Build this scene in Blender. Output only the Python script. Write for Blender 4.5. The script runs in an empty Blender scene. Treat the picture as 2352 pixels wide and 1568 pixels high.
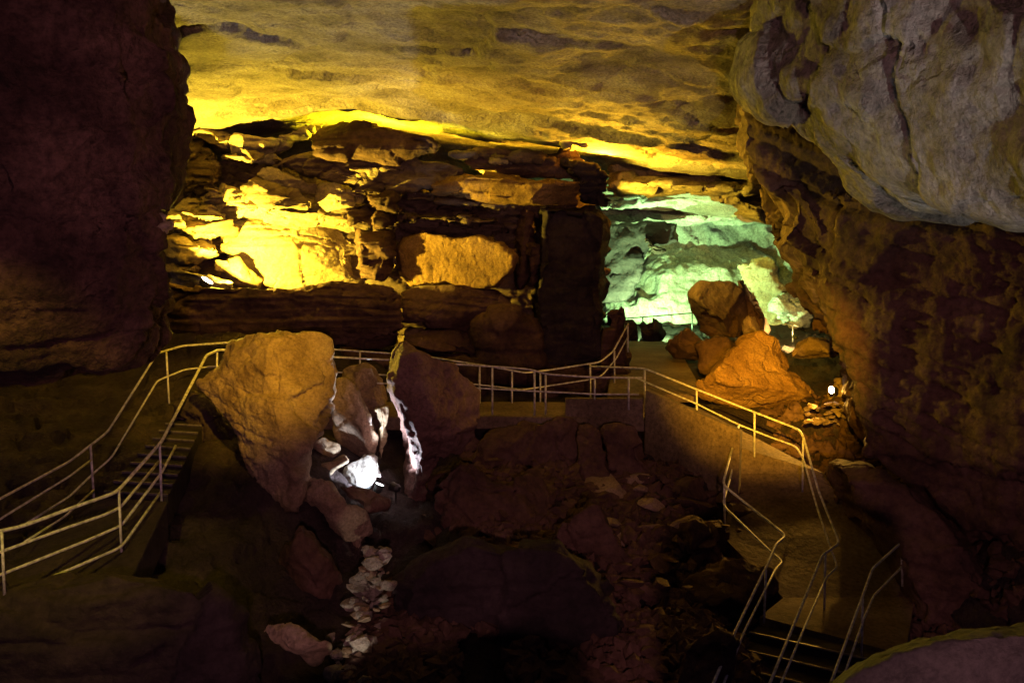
import bpy, bmesh, math, random
import numpy as np
from mathutils import Vector, Matrix

# ------------------------------------------------------------------ camera
random.seed(7)
SC = bpy.context.scene
COL = SC.collection
F, CU, CV, PITCH = 2305.0, 1176.0, 784.0, math.radians(7.98)
cam_d = bpy.data.cameras.new('camera')
cam_d.sensor_width = 36.0
cam_d.lens = 36.0 * F / 2352.0
cam_d.clip_start = 0.05
cam_d.clip_end = 300
cam = bpy.data.objects.new('camera', cam_d)
COL.objects.link(cam)
cam.location = (0, 0, 0)
cam.rotation_euler = (math.pi / 2 - PITCH, 0, 0)
SC.camera = cam

# ------------------------------------------------------------------ world: a trace of stray light in the cave
world = bpy.data.worlds.new('World')
SC.world = world
world.use_nodes = True
bg = world.node_tree.nodes['Background']
bg.inputs[0].default_value = (0.55, 0.40, 1.0, 1)
bg.inputs[1].default_value = 0.05

SC.view_settings.view_transform = 'Standard'
SC.view_settings.look = 'None'
SC.view_settings.gamma = 1
SC.view_settings.exposure = 0
SC.view_settings.use_curve_mapping = False
SC.render.engine = 'CYCLES'
SC.cycles.max_bounces = 5
SC.cycles.diffuse_bounces = 1
SC.cycles.use_denoising = True
SC.cycles.sample_clamp_indirect = 4.0

CT, ST = math.cos(PITCH), math.sin(PITCH)


def P(u, v, Y):
    """point of the cave seen in direction (u, v) that stands Y metres away"""
    dx = (u - CU) / F
    dz = -(v - CV) / F
    d = Vector((dx, CT + dz * ST, -ST + dz * CT))
    return d * (Y / d.y)


def Q(u, v, Y):
    return P(u * 2352 / 2500, v * 2352 / 2500, Y)


def tag(o, label=None, cat=None, group=None, kind=None):
    if label: o['label'] = label
    if cat: o['category'] = cat
    if group: o['group'] = group
    if kind or cat: o['kind'] = kind or 'thing'
    return o


# ------------------------------------------------------------------ lamps
def kelvinish(c):
    m = max(c)
    return tuple(x / m for x in c)


LAMPS = []


def lamp(pos, aim, col, power, cone=150, blend=0.6, size=0.06, head=0.16, label='', lit_face=4.0, fixture=True, group=None, hang=False):
    """a floodlight: a hooded can on a yoke, its glass front, and the light it gives"""
    pos = Vector(pos); aim = Vector(aim)
    d = (aim - pos).normalized()
    q = d.to_track_quat('-Z', 'Y')
    root = bpy.data.objects.new('floodlight', None)
    COL.objects.link(root)
    root.location = pos
    root.empty_display_size = 0.1
    tag(root, label, 'floodlight', group)
    ld = bpy.data.lights.new('beam', 'SPOT')
    ld.energy = power
    ld.color = kelvinish(col)
    ld.spot_size = math.radians(cone)
    ld.spot_blend = blend
    ld.shadow_soft_size = size
    lo = bpy.data.objects.new('beam', ld)
    COL.objects.link(lo)
    lo.parent = root
    lo.rotation_mode = 'QUATERNION'
    lo.rotation_quaternion = q
    lo.location = d * 0.05
    if fixture:
        r = head / 2
        bm = bmesh.new()
        # lathe-like can behind the glass
        prof = [(r * 1.15, 0.00), (r * 1.05, 0.03), (r, 0.14), (r * 0.6, 0.19), (0.001, 0.20)]
        rings = []
        for (rr, h) in prof:
            rings.append([bm.verts.new((rr * math.cos(a * math.tau / 14), rr * math.sin(a * math.tau / 14), h)) for a in range(14)])
        for a, b in zip(rings, rings[1:]):
            for i in range(14):
                bm.faces.new((a[i], a[(i + 1) % 14], b[(i + 1) % 14], b[i]))
        me = bpy.data.meshes.new('housing'); bm.to_mesh(me); bm.free()
        me.materials.append(M['lampcase'])
        ho = bpy.data.objects.new('housing', me); COL.objects.link(ho)
        ho.parent = root; ho.rotation_mode = 'QUATERNION'; ho.rotation_quaternion = q
        bm = bmesh.new()
        bmesh.ops.create_circle(bm, cap_ends=True, segments=14, radius=r * 1.05)
        me = bpy.data.meshes.new('glass'); bm.to_mesh(me); bm.free()
        me.materials.append(glow(kelvinish(col), lit_face))
        go = bpy.data.objects.new('glass', me); COL.objects.link(go)
        go.parent = root; go.rotation_mode = 'QUATERNION'; go.rotation_quaternion = q
        go.location = d * 0.004
        # yoke down to the rock
        bm = bmesh.new()
        tube(bm, [Vector((0, 0, -0.02)) - d * 0.1, Vector((0, 0, 0.35 if hang else -0.30)) - d * 0.1], 0.015)
        me = bpy.data.meshes.new('stand'); bm.to_mesh(me); bm.free()
        me.materials.append(M['lampcase'])
        so = bpy.data.objects.new('stand', me); COL.objects.link(so); so.parent = root
    return root


# ------------------------------------------------------------------ noise (numpy)
def _h(ix, iy, iz, s):
    n = (ix.astype(np.int64) * 73856093) ^ (iy.astype(np.int64) * 19349663) ^ (iz.astype(np.int64) * 83492791) ^ (s * 2654435761)
    n = n & 0xFFFFFFFF
    n = ((n ^ (n >> 15)) * 2246822519) & 0xFFFFFFFF
    n = ((n ^ (n >> 13)) * 3266489917) & 0xFFFFFFFF
    n = n ^ (n >> 16)
    return n.astype(np.float64) / 4294967295.0


def vnoise(p, s=0):
    i = np.floor(p); f = p - i; f = f * f * f * (f * (f * 6 - 15) + 10)
    ix, iy, iz = i[:, 0], i[:, 1], i[:, 2]
    r = 0
    for dx in (0, 1):
        wx = f[:, 0] if dx else 1 - f[:, 0]
        for dy in (0, 1):
            wy = f[:, 1] if dy else 1 - f[:, 1]
            for dz in (0, 1):
                wz = f[:, 2] if dz else 1 - f[:, 2]
                r = r + wx * wy * wz * _h(ix + dx, iy + dy, iz + dz, s)
    return r * 2 - 1


def fbm(p, octv=4, s=0, gain=0.5):
    a, r, t = 1.0, 0, 0
    for o in range(octv):
        r = r + a * vnoise(p * (2.03 ** o) + 17.3 * o, s + o)
        t += a; a *= gain
    return r / t


def ridged(p, octv=4, s=0):
    a, r, t = 1.0, 0, 0
    for o in range(octv):
        r = r + a * (1 - np.abs(vnoise(p * (2.1 ** o) + 9.1 * o, s + o)) * 2)
        t += a; a *= 0.5
    return r / t


def cells(p, s=0):
    """F1, F2 and the random values of the nearest cell"""
    i = np.floor(p)
    n = len(p)
    f1 = np.full(n, 9.0); f2 = np.full(n, 9.0); val = np.zeros(n); gx = np.zeros((n, 3))
    for dx in (-1, 0, 1):
        for dy in (-1, 0, 1):
            for dz in (-1, 0, 1):
                c = i + np.array((dx, dy, dz), float)
                hx = _h(c[:, 0], c[:, 1], c[:, 2], s + 1)
                hy = _h(c[:, 0], c[:, 1], c[:, 2], s + 2)
                hz = _h(c[:, 0], c[:, 1], c[:, 2], s + 3)
                q = c + np.stack((hx, hy, hz), 1) * 0.8 + 0.1
                dv = p - q
                d = np.sqrt((dv ** 2).sum(1))
                near = d < f1
                f2 = np.where(near, f1, np.minimum(f2, d))
                f1 = np.where(near, d, f1)
                val = np.where(near, _h(c[:, 0], c[:, 1], c[:, 2], s + 9), val)
                gx = np.where(near[:, None], dv, gx)
    return f1, f2, val, gx


# ------------------------------------------------------------------ materials
def new_mat(name):
    m = bpy.data.materials.new(name); m.use_nodes = True
    nt = m.node_tree
    return m, nt, nt.nodes['Principled BSDF']


def rock_mat(name, c1, c2, c3, scale=1.0, strata=0.0, bump=0.35, rough=0.85, fine=1.0, cracks=0.0, dark=0.5):
    m, nt, b = new_mat(name)
    N, L = nt.nodes, nt.links
    geo = N.new('ShaderNodeNewGeometry')
    mp = N.new('ShaderNodeMapping'); mp.inputs['Scale'].default_value = (scale, scale, scale * (1 + strata * 4))
    L.new(geo.outputs['Position'], mp.inputs['Vector'])
    n1 = N.new('ShaderNodeTexNoise'); n1.inputs['Scale'].default_value = 0.7; n1.inputs['Detail'].default_value = 8; n1.inputs['Roughness'].default_value = 0.62
    L.new(mp.outputs[0], n1.inputs['Vector'])
    r1 = N.new('ShaderNodeValToRGB')
    e = r1.color_ramp.elements
    e[0].position = 0.34; e[0].color = (*c1, 1)
    e[1].position = 0.66; e[1].color = (*c3, 1)
    x = r1.color_ramp.elements.new(0.5); x.color = (*c2, 1)
    L.new(n1.outputs['Fac'], r1.inputs['Fac'])
    # fine grain and pitting
    n2 = N.new('ShaderNodeTexNoise'); n2.inputs['Scale'].default_value = 9 * fine; n2.inputs['Detail'].default_value = 6; n2.inputs['Roughness'].default_value = 0.7
    L.new(mp.outputs[0], n2.inputs['Vector'])
    r2 = N.new('ShaderNodeValToRGB')
    r2.color_ramp.elements[0].position = 0.33; r2.color_ramp.elements[0].color = (dark, dark, dark, 1)
    r2.color_ramp.elements[1].position = 0.6; r2.color_ramp.elements[1].color = (1, 1, 1, 1)
    L.new(n2.outputs['Fac'], r2.inputs['Fac'])
    mx = N.new('ShaderNodeMix'); mx.data_type = 'RGBA'; mx.blend_type = 'MULTIPLY'; mx.inputs['Factor'].default_value = 0.9
    L.new(r1.outputs['Color'], mx.inputs[6]); L.new(r2.outputs['Color'], mx.inputs[7])
    col = mx.outputs[2]
    # height
    n3 = N.new('ShaderNodeTexNoise'); n3.inputs['Scale'].default_value = 4.0 * fine; n3.inputs['Detail'].default_value = 10; n3.inputs['Roughness'].default_value = 0.65
    L.new(mp.outputs[0], n3.inputs['Vector'])
    h = n3.outputs['Fac']
    if cracks > 0:
        wn = N.new('ShaderNodeTexNoise'); wn.inputs['Scale'].default_value = 1.6; wn.inputs['Detail'].default_value = 5
        L.new(mp.outputs[0], wn.inputs['Vector'])
        va = N.new('ShaderNodeVectorMath'); va.operation = 'MULTIPLY_ADD'
        va.inputs[1].default_value = (0.9, 0.9, 0.9)
        L.new(wn.outputs['Color'], va.inputs[0]); L.new(mp.outputs[0], va.inputs[2])
        vo = N.new('ShaderNodeTexVoronoi'); vo.feature = 'DISTANCE_TO_EDGE'; vo.inputs['Scale'].default_value = 0.55
        L.new(va.outputs[0], vo.inputs['Vector'])
        rc = N.new('ShaderNodeMapRange'); rc.inputs['From Max'].default_value = 0.035
        L.new(vo.outputs['Distance'], rc.inputs['Value'])
        # only some of the cracks are open
        msk = N.new('ShaderNodeMapRange'); msk.inputs['From Min'].default_value = 0.5; msk.inputs['From Max'].default_value = 0.6
        msk.inputs['To Min'].default_value = 1 ; msk.inputs['To Max'].default_value = 0
        L.new(n1.outputs['Fac'], msk.inputs['Value'])
        mxm = N.new('ShaderNodeMath'); mxm.operation = 'MAXIMUM'
        L.new(rc.outputs[0], mxm.inputs[0]); L.new(msk.outputs[0], mxm.inputs[1])
        ad = N.new('ShaderNodeMath'); ad.operation = 'MULTIPLY_ADD'; ad.inputs[1].default_value = cracks
        L.new(mxm.outputs[0], ad.inputs[0]); L.new(h, ad.inputs[2])
        h = ad.outputs[0]
    bp = N.new('ShaderNodeBump'); bp.inputs['Strength'].default_value = bump; bp.inputs['Distance'].default_value = 0.25
    L.new(h, bp.inputs['Height'])
    L.new(bp.outputs[0], b.inputs['Normal'])
    L.new(col, b.inputs['Base Color'])
    b.inputs['Roughness'].default_value = rough
    b.inputs['Specular IOR Level'].default_value = 0.25
    return m


def metal_mat(name, col, rough=0.4, metallic=0.7):
    m, nt, b = new_mat(name)
    N, L = nt.nodes, nt.links
    geo = N.new('ShaderNodeNewGeometry')
    n = N.new('ShaderNodeTexNoise'); n.inputs['Scale'].default_value = 14; n.inputs['Detail'].default_value = 4
    L.new(geo.outputs['Position'], n.inputs['Vector'])
    r = N.new('ShaderNodeValToRGB')
    r.color_ramp.elements[0].position = 0.35; r.color_ramp.elements[0].color = tuple(c * 0.5 for c in col) + (1,)
    r.color_ramp.elements[1].position = 0.6; r.color_ramp.elements[1].color = (*col, 1)
    L.new(n.outputs['Fac'], r.inputs['Fac']); L.new(r.outputs['Color'], b.inputs['Base Color'])
    b.inputs['Roughness'].default_value = rough
    b.inputs['Metallic'].default_value = metallic
    return m


def glow(col, s):
    m = bpy.data.materials.new('lamp_glass'); m.use_nodes = True
    nt = m.node_tree
    b = nt.nodes['Principled BSDF']
    b.inputs['Emission Color'].default_value = (*[0.5 + 0.5 * c for c in col], 1)
    b.inputs['Emission Strength'].default_value = s
    return m


M = {}
M['ceiling'] = rock_mat('ceiling_limestone', (0.15, 0.11, 0.07), (0.29, 0.23, 0.16), (0.42, 0.36, 0.28), scale=1.1, bump=0.7, fine=2.0, cracks=0.25, dark=0.3)
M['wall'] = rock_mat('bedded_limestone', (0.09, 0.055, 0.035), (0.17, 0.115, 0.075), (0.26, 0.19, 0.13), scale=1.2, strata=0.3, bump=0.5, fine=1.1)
M['lit'] = rock_mat('pale_lit_limestone', (0.26, 0.19, 0.11), (0.38, 0.29, 0.18), (0.48, 0.39, 0.27), scale=1.3, bump=0.45, fine=1.2, cracks=0.9, dark=0.5)  # lighter copy of the wall limestone for lamplit blocks, also plain pale stones
M['brown'] = rock_mat('brown_rock', (0.05, 0.027, 0.02), (0.11, 0.06, 0.042), (0.17, 0.10, 0.075), scale=0.9, bump=0.5, cracks=0.3)
M['dark'] = rock_mat('dark_shaded_rock', (0.02, 0.014, 0.016), (0.04, 0.027, 0.028), (0.065, 0.045, 0.045), scale=0.9, bump=0.5, cracks=0.3)  # near black rock, also puts shade into unlit walls and humps
M['boulder'] = rock_mat('boulder_sandstone', (0.17, 0.11, 0.07), (0.30, 0.21, 0.14), (0.37, 0.28, 0.19), scale=1.6, bump=0.5, fine=1.6, dark=0.5)
M['flow'] = rock_mat('flowstone', (0.10, 0.08, 0.06), (0.22, 0.195, 0.16), (0.36, 0.335, 0.30), scale=0.8, bump=0.9, fine=1.7, rough=0.75, cracks=0.6, dark=0.4)
M['stone'] = rock_mat('pale_loose_stone', (0.22, 0.19, 0.15), (0.36, 0.31, 0.25), (0.46, 0.41, 0.35), scale=2, bump=0.6, fine=2)
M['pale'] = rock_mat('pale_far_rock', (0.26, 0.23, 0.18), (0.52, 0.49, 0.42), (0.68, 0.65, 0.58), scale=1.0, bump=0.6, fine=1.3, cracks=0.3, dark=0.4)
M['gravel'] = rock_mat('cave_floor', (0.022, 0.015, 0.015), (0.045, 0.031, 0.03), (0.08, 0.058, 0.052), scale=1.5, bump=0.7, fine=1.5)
M['concrete'] = rock_mat('worn_concrete', (0.09, 0.06, 0.042), (0.17, 0.12, 0.08), (0.26, 0.195, 0.14), scale=0.9, bump=0.3, fine=1.6, dark=0.4)
M['rail'] = metal_mat('galvanised_rail', (0.72, 0.70, 0.66), 0.5, 0.1)
M['redrock'] = rock_mat('reddish_rock', (0.10, 0.05, 0.045), (0.19, 0.105, 0.085), (0.27, 0.165, 0.13), scale=1.3, bump=0.5, fine=1.4)
M['ochre'] = rock_mat('orange_lit_limestone', (0.17, 0.09, 0.032), (0.33, 0.185, 0.06), (0.45, 0.27, 0.10), scale=1.4, bump=0.6, fine=1.8, cracks=0.5, dark=0.5)  # orange of the lamplight put into the rock of block, ledge and boulder
M['leftwall'] = rock_mat('dark_reddish_wall', (0.03, 0.015, 0.014), (0.11, 0.055, 0.045), (0.24, 0.13, 0.10), scale=0.9, bump=1.0, fine=1.3, cracks=0.5, dark=0.3)
M['grey'] = rock_mat('dull_grey_rock', (0.03, 0.028, 0.026), (0.055, 0.052, 0.048), (0.085, 0.08, 0.072), scale=1.5, bump=0.4, fine=2)
M['lampcase'] = metal_mat('lamp_housing', (0.05, 0.05, 0.05), 0.5, 0.5)
M['tread'] = rock_mat('dark_tread', (0.015, 0.012, 0.013), (0.03, 0.024, 0.025), (0.05, 0.04, 0.04), bump=0.3)  # darker than the other concrete
M['nosing'] = metal_mat('step_nosing', (0.16, 0.14, 0.15), 0.5, 0.3)

# ------------------------------------------------------------------ geometry helpers


def tube(bm, pts, r, seg=8, cap=True):
    pts = [Vector(p) for p in pts]
    rings = []
    up = Vector((0, 0, 1))
    for i, p in enumerate(pts):
        if i == 0: t = (pts[1] - p)
        elif i == len(pts) - 1: t = (p - pts[i - 1])
        else: t = (pts[i + 1] - p).normalized() + (p - pts[i - 1]).normalized()
        t.normalize()
        ref = up if abs(t.z) < 0.95 else Vector((1, 0, 0))
        a = t.cross(ref).normalized(); b = t.cross(a).normalized()
        rings.append([bm.verts.new(p + a * r * math.cos(k * math.tau / seg) + b * r * math.sin(k * math.tau / seg)) for k in range(seg)])
    for A, B in zip(rings, rings[1:]):
        for k in range(seg):
            bm.faces.new((A[k], A[(k + 1) % seg], B[(k + 1) % seg], B[k]))
    if cap:
        bm.faces.new(rings[0][::-1]); bm.faces.new(rings[-1])


def rounded(pts, rad=0.12, n=3):
    """round the bends of a rail"""
    pts = [Vector(p) for p in pts]
    out = [pts[0]]
    for a, b, c in zip(pts, pts[1:], pts[2:]):
        l1 = min(rad, (a - b).length * 0.4); l2 = min(rad, (c - b).length * 0.4)
        p0 = b + (a - b).normalized() * l1; p1 = b + (c - b).normalized() * l2
        for k in range(n + 1):
            t = k / n
            out.append(p0 * (1 - t) ** 2 + b * 2 * t * (1 - t) + p1 * t * t)
    out.append(pts[-1])
    return out


def link(name, bm, mat, parent=None, smooth=False):
    me = bpy.data.meshes.new(name)
    bmesh.ops.recalc_face_normals(bm, faces=bm.faces)
    bm.to_mesh(me); bm.free()
    me.materials.append(M[mat])
    if smooth: me.shade_smooth()
    o = bpy.data.objects.new(name, me); COL.objects.link(o)
    if parent: o.parent = parent
    return o


def displace(co, no, st):
    """rock relief: big swell, beds, broken blocks, cracks, roughness"""
    s = st.get('seed', 0)
    d = np.zeros(len(co))
    amp = st.get('amp', 0.25); sc = st.get('sc', 0.5)
    d += amp * fbm(co * sc, 4, s)
    if st.get('rid', 0):
        d += st['rid'] * (ridged(co * st.get('ridsc', 0.8) * np.array(st.get('ridan', (1, 1, 1))), 4, s + 40) - 0.4)
    horiz = np.sqrt(np.clip(1 - no[:, 2] ** 2, 0, 1))
    if st.get('bed', 0):
        bh = st.get('bedh', 0.35)
        tilt = st.get('tilt', 0.0)
        zz = (co[:, 2] + tilt * co[:, 0]) / bh + 0.8 * fbm(co * np.array((0.35, 0.35, 0.35)), 3, s + 3)
        for k, wgt in ((1.0, 1.0), (2.7, 0.45)):
            z2 = zz * k; iz = np.floor(z2); fz = z2 - iz
            r0 = _h(iz, iz * 0 + 3, iz * 0, s + 5); r1 = _h(iz + 1, iz * 0 + 3, iz * 0, s + 5)
            t = np.clip((fz - 0.82) / 0.18, 0, 1)
            lay = r0 * (1 - t) + r1 * t
            groove = np.exp(-((fz - 0.9) / 0.09) ** 2)
            mod = 0.55 + 0.45 * vnoise(np.stack((co[:, 0] * 0.9, co[:, 1] * 0.9, iz * 3.1), 1), s + 7)
            d += st['bed'] * wgt * horiz * ((lay - 0.5) * 2 * mod - 0.7 * groove)
    if st.get('blk', 0):
        bs = np.array(st.get('blks', (0.8, 0.8, 1.2)))
        w = co + 0.25 * np.stack((fbm(co * 1.1, 2, s + 11), fbm(co * 1.1, 2, s + 12), fbm(co * 1.1, 2, s + 13)), 1)
        f1, f2, val, gv = cells(w * bs, s + 20)
        edge = np.clip((f2 - f1) / 0.09, 0, 1)
        g = (_h(np.floor(val * 9999), val * 0, val * 0, 5) - 0.5) * gv[:, 0] + (_h(np.floor(val * 9999), val * 0 + 1, val * 0, 5) - 0.5) * gv[:, 2]
        d += st['blk'] * ((val - 0.5) * 1.2 + g * 1.6) - st.get('crk', 0.6) * st['blk'] * (1 - edge)
    if st.get('fine', 0.05):
        d += st.get('fine', 0.05) * fbm(co * st.get('finesc', 4.0), 3, s + 31, 0.6)
    return d


def finish_mesh(name, me, mat, st, parent=None, origin=None):
    n = len(me.vertices)
    co = np.empty(n * 3); me.vertices.foreach_get('co', co); co = co.reshape(-1, 3)
    no = np.empty(n * 3); me.vertices.foreach_get('normal', no)
    no = no.reshape(-1, 3)
    if st.get('cut', 0):
        # flat broken faces, as where a block split from the bed
        rg = random.Random(st.get('seed', 0) + 77)
        c = co.mean(0)
        q = co - c
        ext = np.maximum(q.max(0) - q.min(0), 1e-6)
        for k in range(st['cut']):
            nv = np.array((rg.uniform(-1, 1) / ext[0], -rg.uniform(0.55, 1.0) / ext[1], rg.uniform(-0.9, 1) / ext[2]))
            nv /= np.linalg.norm(nv)
            t = q @ nv
            lim = t.max() * rg.uniform(0.62, 0.86)
            over = np.clip(t - lim, 0, None)
            q = q - np.outer(over * 0.92, nv)
        co = q + c
    d = displace(co, no, st)
    co = co + no * d[:, None]
    if origin is None:
        origin = np.array((co[:, 0].mean(), co[:, 1].mean(), co[:, 2].min()))
    me.vertices.foreach_set('co', (co - origin).ravel())
    me.update()
    me.shade_smooth()
    me.materials.clear(); me.materials.append(M[mat])
    me.name = name
    o = bpy.data.objects.new(name, me); COL.objects.link(o)
    o.location = origin
    if parent:
        o.parent = parent
        o.location = Vector(origin) - parent.matrix_basis.translation
    return o


NV = [0]


def rock(name, out, Y, T, mat='wall', tiltu=0.0, tiltv=0.0, vox=None, front=0.82, fy=0.12, back=0.8, bulge=0.1, st=None, parent=None, ref=None, lean=None):
    """a solid rock: its outline as it stands in the cave at distance Y (+ a lean), T metres deep"""
    st = dict(st or {})
    cu = sum(p[0] for p in out) / len(out); cv = sum(p[1] for p in out) / len(out)
    ru, rv = ref or (cu, cv)

    def yy(u, v): return Y + tiltu * (u - ru) + tiltv * (v - rv)
    rings_def = [(front * 0.6, -bulge * T), (front, -0.03 * T), (0.96, fy * T), (1.0, fy * T + 0.12 * T), (0.98, 0.6 * T), (back, T)]
    base = [P(u, v, yy(u, v)) for (u, v) in out]
    c = P(cu, cv, yy(cu, cv))
    lu, lv = lean or (cu, cv)
    ax = P(lu, lv, 1.0)          # the way the rock runs back into the hill
    bm = bmesh.new()
    rings = []
    for (s, dy) in rings_def:
        rings.append([bm.verts.new(Vector((c.x + (p.x - c.x) * s + ax.x * dy, c.y + (p.y - c.y) * s + dy, c.z + (p.z - c.z) * s + ax.z * dy))) for p in base])
    n = len(base)
    for A, B in zip(rings, rings[1:]):
        for k in range(n):
            bm.faces.new((A[k], A[(k + 1) % n], B[(k + 1) % n], B[k]))
    for cap in (rings[0], rings[-1]):
        bm.faces.new(cap)
    bmesh.ops.triangulate(bm, faces=[f for f in bm.faces if len(f.verts) > 4], ngon_method='EAR_CLIP')
    bmesh.ops.recalc_face_normals(bm, faces=bm.faces)
    me = bpy.data.meshes.new('tmp'); bm.to_mesh(me); bm.free()
    to = bpy.data.objects.new('tmp', me); COL.objects.link(to)
    md = to.modifiers.new('r', 'REMESH'); md.mode = 'VOXEL'
    md.voxel_size = vox or max(0.035, 0.0030 * Y)
    dg = bpy.context.evaluated_depsgraph_get()
    m2 = bpy.data.meshes.new_from_object(to.evaluated_get(dg))
    bpy.data.objects.remove(to); bpy.data.meshes.remove(me)
    NV[0] += len(m2.vertices)
    st.setdefault('seed', (sum(ord(ch) for ch in name) + int(cu * 3 + cv * 7)) % 997)
    return finish_mesh(name, m2, mat, st, parent)


def prism(bm, top, depth):
    """concrete: polygon of 3D points extruded straight down"""
    a = [bm.verts.new(p) for p in top]
    b = [bm.verts.new(Vector(p) - Vector((0, 0, depth))) for p in top]
    n = len(a)
    bm.faces.new(a); bm.faces.new(b[::-1])
    for k in range(n):
        bm.faces.new((a[k], b[k], b[(k + 1) % n], a[(k + 1) % n]))


def box(bm, lo, hi):
    vs = [bm.verts.new((x, y, z)) for z in (lo[2], hi[2]) for y in (lo[1], hi[1]) for x in (lo[0], hi[0])]
    for f in ((0, 1, 3, 2), (4, 6, 7, 5), (0, 4, 5, 1), (1, 5, 7, 3), (3, 7, 6, 2), (2, 6, 4, 0)):
        bm.faces.new([vs[i] for i in f])


# style presets
S_BED = dict(amp=0.14, sc=0.5, cut=4, bed=0.17, bedh=0.22, blk=0.20, blks=(0.9, 0.9, 1.8), fine=0.06, finesc=4.5)
S_BLOCK = dict(cut=5, amp=0.11, sc=0.6, bed=0.085, bedh=0.24, blk=0.13, blks=(0.9, 0.9, 1.5), crk=0.3, fine=0.05, finesc=4)
S_WALL = dict(amp=0.6, sc=0.35, rid=0.10, ridsc=0.55, bed=0.07, bedh=0.5, blk=0.16, blks=(0.5, 0.5, 0.7), crk=0.1, fine=0.09, finesc=2.2)
S_BOULD = dict(cut=9, amp=0.12, sc=0.7, bed=0.0, rid=0.05, ridsc=1.6, blk=0.12, blks=(0.85, 0.85, 0.9), crk=0.08, fine=0.075, finesc=3.6)
S_FLOW = dict(amp=0.5, sc=0.4, rid=0.04, ridsc=0.6, blk=0.16, blks=(0.6, 0.6, 0.6), crk=0.1, fine=0.08, finesc=2.6)

# ------------------------------------------------------------------ ceiling
def grid_surface(name, xs_fun, ys, ncol, zfun, mat, st, up=1):
    rows = len(ys)
    U = np.linspace(-1, 1, ncol)
    X = np.array([[xs_fun(u, y) for u in U] for y in ys]); Yg = np.repeat(np.array(ys)[:, None], ncol, 1)
    Z = zfun(X, Yg)
    co = np.stack((X.ravel(), Yg.ravel(), Z.ravel()), 1)
    idx = np.arange(rows * ncol).reshape(rows, ncol)
    q = np.stack((idx[:-1, :-1], idx[:-1, 1:], idx[1:, 1:], idx[1:, :-1]), -1).reshape(-1, 4)
    if up < 0: q = q[:, ::-1]
    me = bpy.data.meshes.new(name)
    me.vertices.add(len(co)); me.vertices.foreach_set('co', co.ravel())
    me.loops.add(q.size); me.polygons.add(len(q))
    me.loops.foreach_set('vertex_index', q.ravel().astype(np.int32))
    me.polygons.foreach_set('loop_start', np.arange(0, q.size, 4, dtype=np.int32))
    me.update(calc_edges=True)
    NV[0] += len(co)
    return finish_mesh(name, me, mat, st, origin=np.zeros(3))


def smooth(a, b, x):
    t = np.clip((x - a) / (b - a), 0, 1); return t * t * (3 - 2 * t)


def ceil_z(X, Y):
    z = 2.42 + 0.03 * (26 - Y)
    z = z - (0.135 * np.clip(X + 4, 0, 14) + 0.10 * np.clip(-4.5 - X, 0, 8)) * smooth(13, 27, Y)        # comes down to both sides at the back
    z = np.where(Y > 30, z - 0.0 * Y, z)
    z = z - 0.9 * smooth(32, 37, Y)
    # overlapping roof sheets: small steps down across the roof
    for (k, (y0, h, w)) in enumerate(((24.5, 0.16, 0.25), (22.4, -0.07, 0.2), (19.0, 0.08, 0.3), (15.2, -0.05, 0.3), (12.4, 0.07, 0.4))):
        wob = 1.6 * vnoise(np.stack((X.ravel() * 0.22, X.ravel() * 0 + k, X.ravel() * 0), 1), 50 + k).reshape(X.shape) \
            + 0.35 * vnoise(np.stack((X.ravel() * 1.3, X.ravel() * 0 + k, X.ravel() * 0), 1), 60 + k).reshape(X.shape)
        z = z - h * smooth(y0 + wob, y0 + wob + w, Y)
    return z


ys = list(np.geomspace(5.5, 40, 330)); ys = [-3, 0, 3] + ys
ceiling = grid_surface('ceiling', lambda u, y: u * (4 + abs(y) * 0.72), ys, 420, ceil_z, 'ceiling',
                       dict(amp=0.16, sc=0.45, blk=0.10, blks=(0.5, 0.35, 0.5), crk=0.35, rid=0.05, ridsc=1.2, fine=0.045, finesc=3, seed=4), up=-1)
tag(ceiling, kind='structure')

# ------------------------------------------------------------------ floor
CTRL = [  # x, y, z
    (0, 4, -3.2), (-4, 4, -5.5), (4, 4, -4.6), (0, 8, -7.2), (-6, 9, -6.2), (6, 9, -7.6), (0, 12, -7.2), (-3, 12, -6.9), (-8, 12, -6.5),
    (4, 12, -7.6), (8, 12, -7.4), (-1.5, 15, -6.5), (3, 15, -6.7), (1, 17, -6.1), (3, 18, -5.9), (0, 19, -5.6), (3.5, 20, -5.5), (-7, 16, -5.4),
    (-5, 19, -4.7), (-9, 20, -4.8), (0, 22.5, -4.9), (4, 23, -4.9), (7, 20, -5.7), (9, 16, -5.4), (9, 24, -4.6), (4, 28, -4.95), (0, 28, -4.3),
    (-6, 26, -3.6), (5, 34, -5.0), (8, 34, -4.6), (5, 42, -5.0), (12, 42, -4.2), (-3, 36, -4.0), (-14, 24, -4.5), (14, 20, -4.0), (14, 10, -5),
    (-12, 14, -6), (-14, 6, -6),
    (4.3, 17, -7.2), (5.5, 17, -7.2), (4.8, 19, -6.5), (5.2, 20, -6.2), (4.5, 15, -7.6), (5.5, 14.5, -7.8), (4, 13.5, -8.2), (6.2, 15.5, -7.4), (6.2, 17.5, -7.0),
]


def floor_z(X, Y):
    num = 0; den = 0
    for (x, y, z) in CTRL:
        w = 1.0 / ((X - x) ** 2 + (Y - y) ** 2 + 0.6) ** 1.9
        num = num + w * z; den = den + w
    return num / den


ys = list(np.geomspace(2.5, 50, 340))
floor = grid_surface('cave_floor', lambda u, y: u * (3 + y * 0.72), ys, 420, floor_z, 'gravel',
                     dict(amp=0.22, sc=0.7, blk=0.16, blks=(1.3, 1.3, 1.3), crk=0.8, fine=0.08, finesc=4, seed=9))
tag(floor, kind='structure')

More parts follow.
